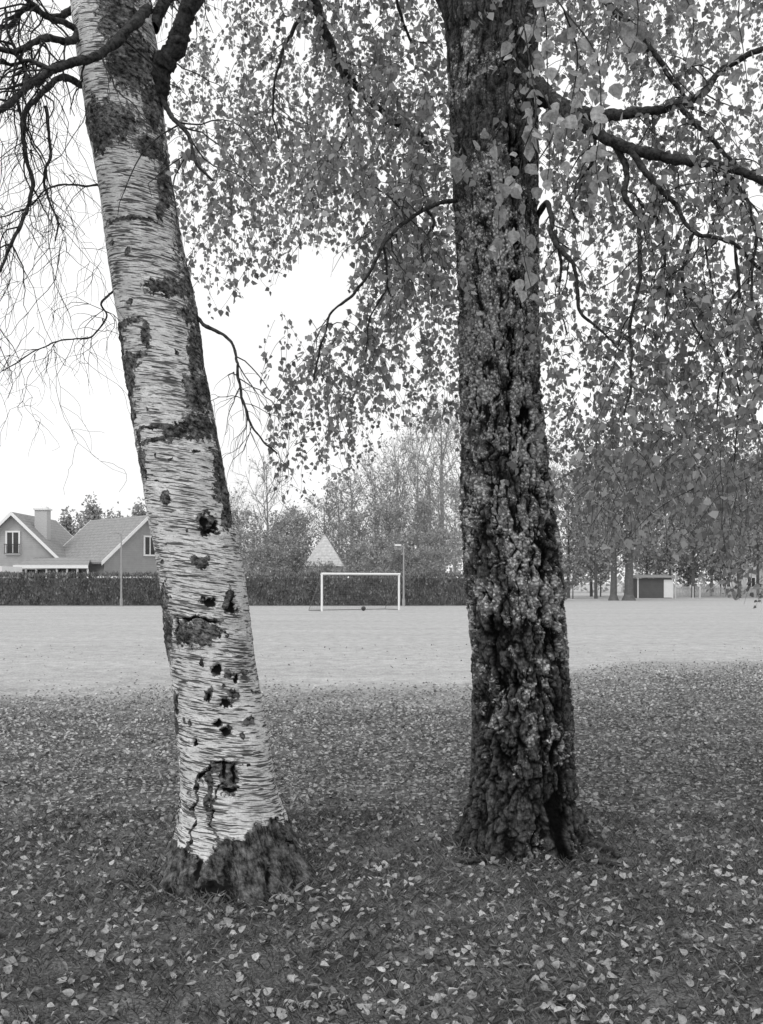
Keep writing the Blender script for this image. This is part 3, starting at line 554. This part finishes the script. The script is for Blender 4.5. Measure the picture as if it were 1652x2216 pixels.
# ---------------------------------------------------------------- distant trees (unit-height templates, copied with size/rotation)
def bare_template(nl,asc,base,wr):
    """height 1, crown half-width wr; returns twig mesh + twig tip points"""
    a=Acc(); tips=[]
    tr=cat(np.array([[0,0,0],[rng.normal(0,.006),rng.normal(0,.006),.5],[rng.normal(0,.01),0,.97]]),10); a.tube(tr,np.linspace(.016,.0015,10),6)
    for k in range(nl):
        t=base+(.95-base)*(k+rng.random())/nl; z=t; an=k*2.4+rng.normal(0,.4); R=wr*(math.sin(math.pi*min(1,max(.12,(1-t)/(1-base)*.75+.08))))*rng.uniform(.7,1.1)
        out=np.array([math.cos(an),math.sin(an),0]); P=cat(np.array([[0,0,z],out*R*.4+[0,0,z+R*.35*asc],out*R*.8+[0,0,z+R*.9*asc],out*R+[0,0,min(1.0,z+R*1.35*asc)]]),8); a.tube(P,np.linspace(.006*(1.2-t),.0013,8),4)
        for _ in range(8):
            i=rng.integers(1,7); q=P[i]; d=norm(out*.5+rng.normal(0,.55,3)+[0,0,.55]); l=R*rng.uniform(.35,.75)+.02
            q1=q+d*l*.5; q2=q1+norm(d+rng.normal(0,.3,3))*l*.5; a.tube(np.array([q,q1,q2]),[.0016,.0012,.0008],3); tips+=[q1,q2]
            for __ in range(6):
                s=q+(q2-q)*rng.random(); d2=norm(d+rng.normal(0,.6,3)+[0,0,.15]); l2=l*rng.uniform(.3,.7); e_=s+d2*l2; a.tube(np.array([s,s+d2*l2*.5+rng.normal(0,.004,3),e_]),[.0010,.0008,.0006],3); tips.append(e_)
    return a.get(),np.array(tips)
BT=[bare_template(22,1.1,.18,.20),bare_template(24,1.0,.22,.26),bare_template(20,1.3,.15,.16),bare_template(24,.8,.25,.34)]
def place(tr,lf,u,Y,vtop,wpx,nleaf,tw=True,lsz=.15,kind=None):
    x=(u-826)*Y/F; h=HC+(1262-vtop)*Y/F; w=wpx*Y/F/2
    (V,Qd),tips=BT[kind if kind is not None else rng.integers(0,4)]; wr=tips[:,0].std()*2; a=rng.random()*6.28
    sx=w/(wr*1.05); V2=rotz(V,a)*[sx,sx,h]+[x,Y,0]; T2=rotz(tips,a)*[sx,sx,h]+[x,Y,0]
    if tw: tr.add(V2,Qd)
    if nleaf:
        P=T2[rng.integers(0,len(T2),nleaf)]+rng.normal(0,1,(nleaf,3))*[w*.07,w*.07,w*.07]; P=P[P[:,2]>.5]
        V3,Q3=leaves(P,rng.normal(0,1,(len(P),3))+[0,0,-.3],rng.uniform(.6,1.5,len(P))*lsz*Y/90,rng); lf.add(V3,Q3)
t1,l1=Acc(),Acc()
place(t1,l1,578,86,1000,95,120,kind=2)
for s in((700,100,1090,110,1100),(760,104,1035,120,900),(815,98,1000,120,700),(862,108,965,120,500),(905,100,925,120,500),(955,98,880,130,400),(1010,104,895,130,500),(985,84,1060,110,1500),(1080,105,930,150,900),(1160,105,950,150,900),(735,96,1060,90,900),(845,94,1030,100,1100),(930,92,1010,100,1100),(505,96,1075,80,300),
 (640,98,1110,100,900)): place(t1,l1,*s)
for s in((520,90,1115,100,1700),(610,92,1130,90,1700),(655,93,1125,80,1300),(780,88,1120,90,1800),(850,88,1110,100,1800),(920,86,1100,90,1800),(545,80,1155,90,1700),(610,80,1170,80,1700),(460,92,1125,110,1600),(400,96,1135,100,1300),(575,78,1190,90,1500),
 (640,81,1196,50,900),(775,82,1190,60,1300),(810,78,1175,80,1600),(880,78,1168,90,1600),(950,79,1165,80,1600),(850,76,1195,90,1500),(920,76,1195,90,1500),(700,79,1222,70,900)): place(t1,l1,*s,lsz=.17,kind=rng.integers(0,2)*3)
# rounded trees behind the left houses
for u,Y,vt,wp,n in((140,120,1082,40,2200),(172,125,1096,52,1800),(208,120,1060,70,3600),(242,124,1080,60,2600),(300,115,1066,40,2000),(268,120,1098,60,2200),(190,118,1110,70,2200),(60,125,1120,60,900),(120,120,1150,60,1200)):
    x=(u-826)*Y/F; h=HC+(1262-vt)*Y/F; w=wp*Y/F/2; c=rng.normal(0,1,(30,3)); c=norm(c)*rng.uniform(.2,.8,(30,1))*[w,w,h*.42]+[x,Y,h*.58]
    P=c[rng.integers(0,30,n)]+rng.normal(0,.2,(n,3))*[w,w,h*.3]; P=P[P[:,2]<h*1.02]; V,Qd=leaves(P,rng.normal(0,1,(len(P),3)),rng.uniform(.2,.42,len(P)),rng); l1.add(V,Qd); t1.tube(np.array([[x,Y,0],[x,Y,h*.7]]),[.2,.08],6)
t1.make('background_tree_trunks',plain('distant_bark',.26,.2)); l1.make('background_tree_foliage',leafmat('distant_leaf',.24,.52,.35))  # bark and leaf colours paled to stand in for distance haze
t2,l2=Acc(),Acc()
for s in((1230,100,1040,150,2600),(1290,96,1060,140,2400),(1328,86,1000,190,3000),(1362,88,1010,170,2600),(1450,110,1020,150,2400),(1500,104,1040,150,2200),(1540,115,1010,150,2400),(1600,100,1030,160,2400),(1640,108,1010,160,2400),(1740,108,1000,160,2000),(1280,112,1110,140,2200),(1400,115,1110,140,2200),(1500,120,1110,150,2200),(1600,120,1110,150,2200),(1680,118,1120,150,1600)): place(t2,l2,*s,lsz=.2,kind=rng.integers(0,2)*2+1)
for s in((1240,96,1215,60,1000),(1300,110,1200,80,1000),(1420,118,1200,100,1300),(1490,118,1215,60,1000),(1560,120,1210,80,1000)): place(t2,l2,*s,lsz=.2,kind=3)
for u,Y,w in((1328,86,15),(1361,86,20)): 
    x=(u-826)*Y/F; t2.tube(np.array([[x,Y,0],[x,Y,.5],[x+.03,Y,2.5],[x,Y,6]]),np.array([1.6,1,.85,.7])*w*Y/F/2,10)
t2.make('park_tree_trunks',plain('park_tree_bark',.12,.2)); l2.make('park_tree_foliage',leafmat('park_leaf',.26,.54,.35))
l3=Acc(); n=30000; x=rng.uniform(-260,260,n); y=rng.uniform(150,175,n); hh=5.5+3.5*fbm(np.stack([x*.06,y*0,y*0],-1),4,3)+np.where(x>5,3.5,0); z=rng.random(n)**.8*hh
V,Qd=leaves(np.stack([x,y,z],-1),rng.normal(0,1,(n,3)),rng.uniform(.5,1.1,n),rng); l3.add(V,Qd); l3.make('distant_woodland',leafmat('woodland_leaf',.35,.5,.3))  # haze over the far woodland is put into its pale leaf colour
for a_,b_ in(('background_tree_trunks','background_trees'),('park_tree_trunks','park_trees')):
    e=empty(b_); bpy.data.objects[a_].parent=e; bpy.data.objects[a_.replace('_trunks','_foliage')].parent=e

# ---------------------------------------------------------------- sky, sun, camera
sc=bpy.context.scene; wd=bpy.data.worlds.new('World'); sc.world=wd; wd.use_nodes=True; nt_=wd.node_tree; nt_.nodes.clear()
el,az=math.radians(52),math.radians(215)
sky=nt_.nodes.new('ShaderNodeTexSky'); sky.sky_type='NISHITA'; sky.sun_disc=False; sky.sun_elevation=el; sky.sun_rotation=az; sky.air_density=1.5; sky.dust_density=4
bw=nt_.nodes.new('ShaderNodeRGBToBW'); nt_.links.new(sky.outputs[0],bw.inputs[0])
tc=nt_.nodes.new('ShaderNodeTexCoord'); ns=nt_.nodes.new('ShaderNodeTexNoise'); ns.inputs['Scale'].default_value=2.5; ns.inputs['Detail'].default_value=4; nt_.links.new(tc.outputs['Generated'],ns.inputs['Vector'])
mr=nt_.nodes.new('ShaderNodeMapRange'); mr.inputs[1].default_value=.3; mr.inputs[2].default_value=.7; mr.inputs[3].default_value=9.2; mr.inputs[4].default_value=10.6; nt_.links.new(ns.outputs['Fac'],mr.inputs[0])
mx=nt_.nodes.new('ShaderNodeMix'); mx.inputs[0].default_value=.85; nt_.links.new(bw.outputs[0],mx.inputs[2]); nt_.links.new(mr.outputs[0],mx.inputs[3])
bg=nt_.nodes.new('ShaderNodeBackground'); bg.inputs['Strength'].default_value=.12; nt_.links.new(mx.outputs[0],bg.inputs['Color']); ow=nt_.nodes.new('ShaderNodeOutputWorld'); nt_.links.new(bg.outputs[0],ow.inputs[0])
sl=bpy.data.lights.new('sun','SUN'); sl.energy=1.2; sl.angle=math.radians(25); so=bpy.data.objects.new('sun',sl); bpy.context.collection.objects.link(so)
dirv=Vector((math.sin(az)*math.cos(el),math.cos(az)*math.cos(el),math.sin(el))); so.rotation_euler=dirv.to_track_quat('Z','Y').to_euler()
cam=bpy.data.cameras.new('camera'); co=bpy.data.objects.new('camera',cam); bpy.context.collection.objects.link(co); co.location=(0,0,HC); co.rotation_euler=(math.radians(90),0,0)
cam.sensor_fit='VERTICAL'; cam.sensor_height=36; cam.lens=35; cam.shift_y=154/2216; cam.clip_end=4000; cam.clip_start=.05; sc.camera=co
sc.view_settings.view_transform='Standard'; sc.view_settings.look='None'; sc.view_settings.exposure=0
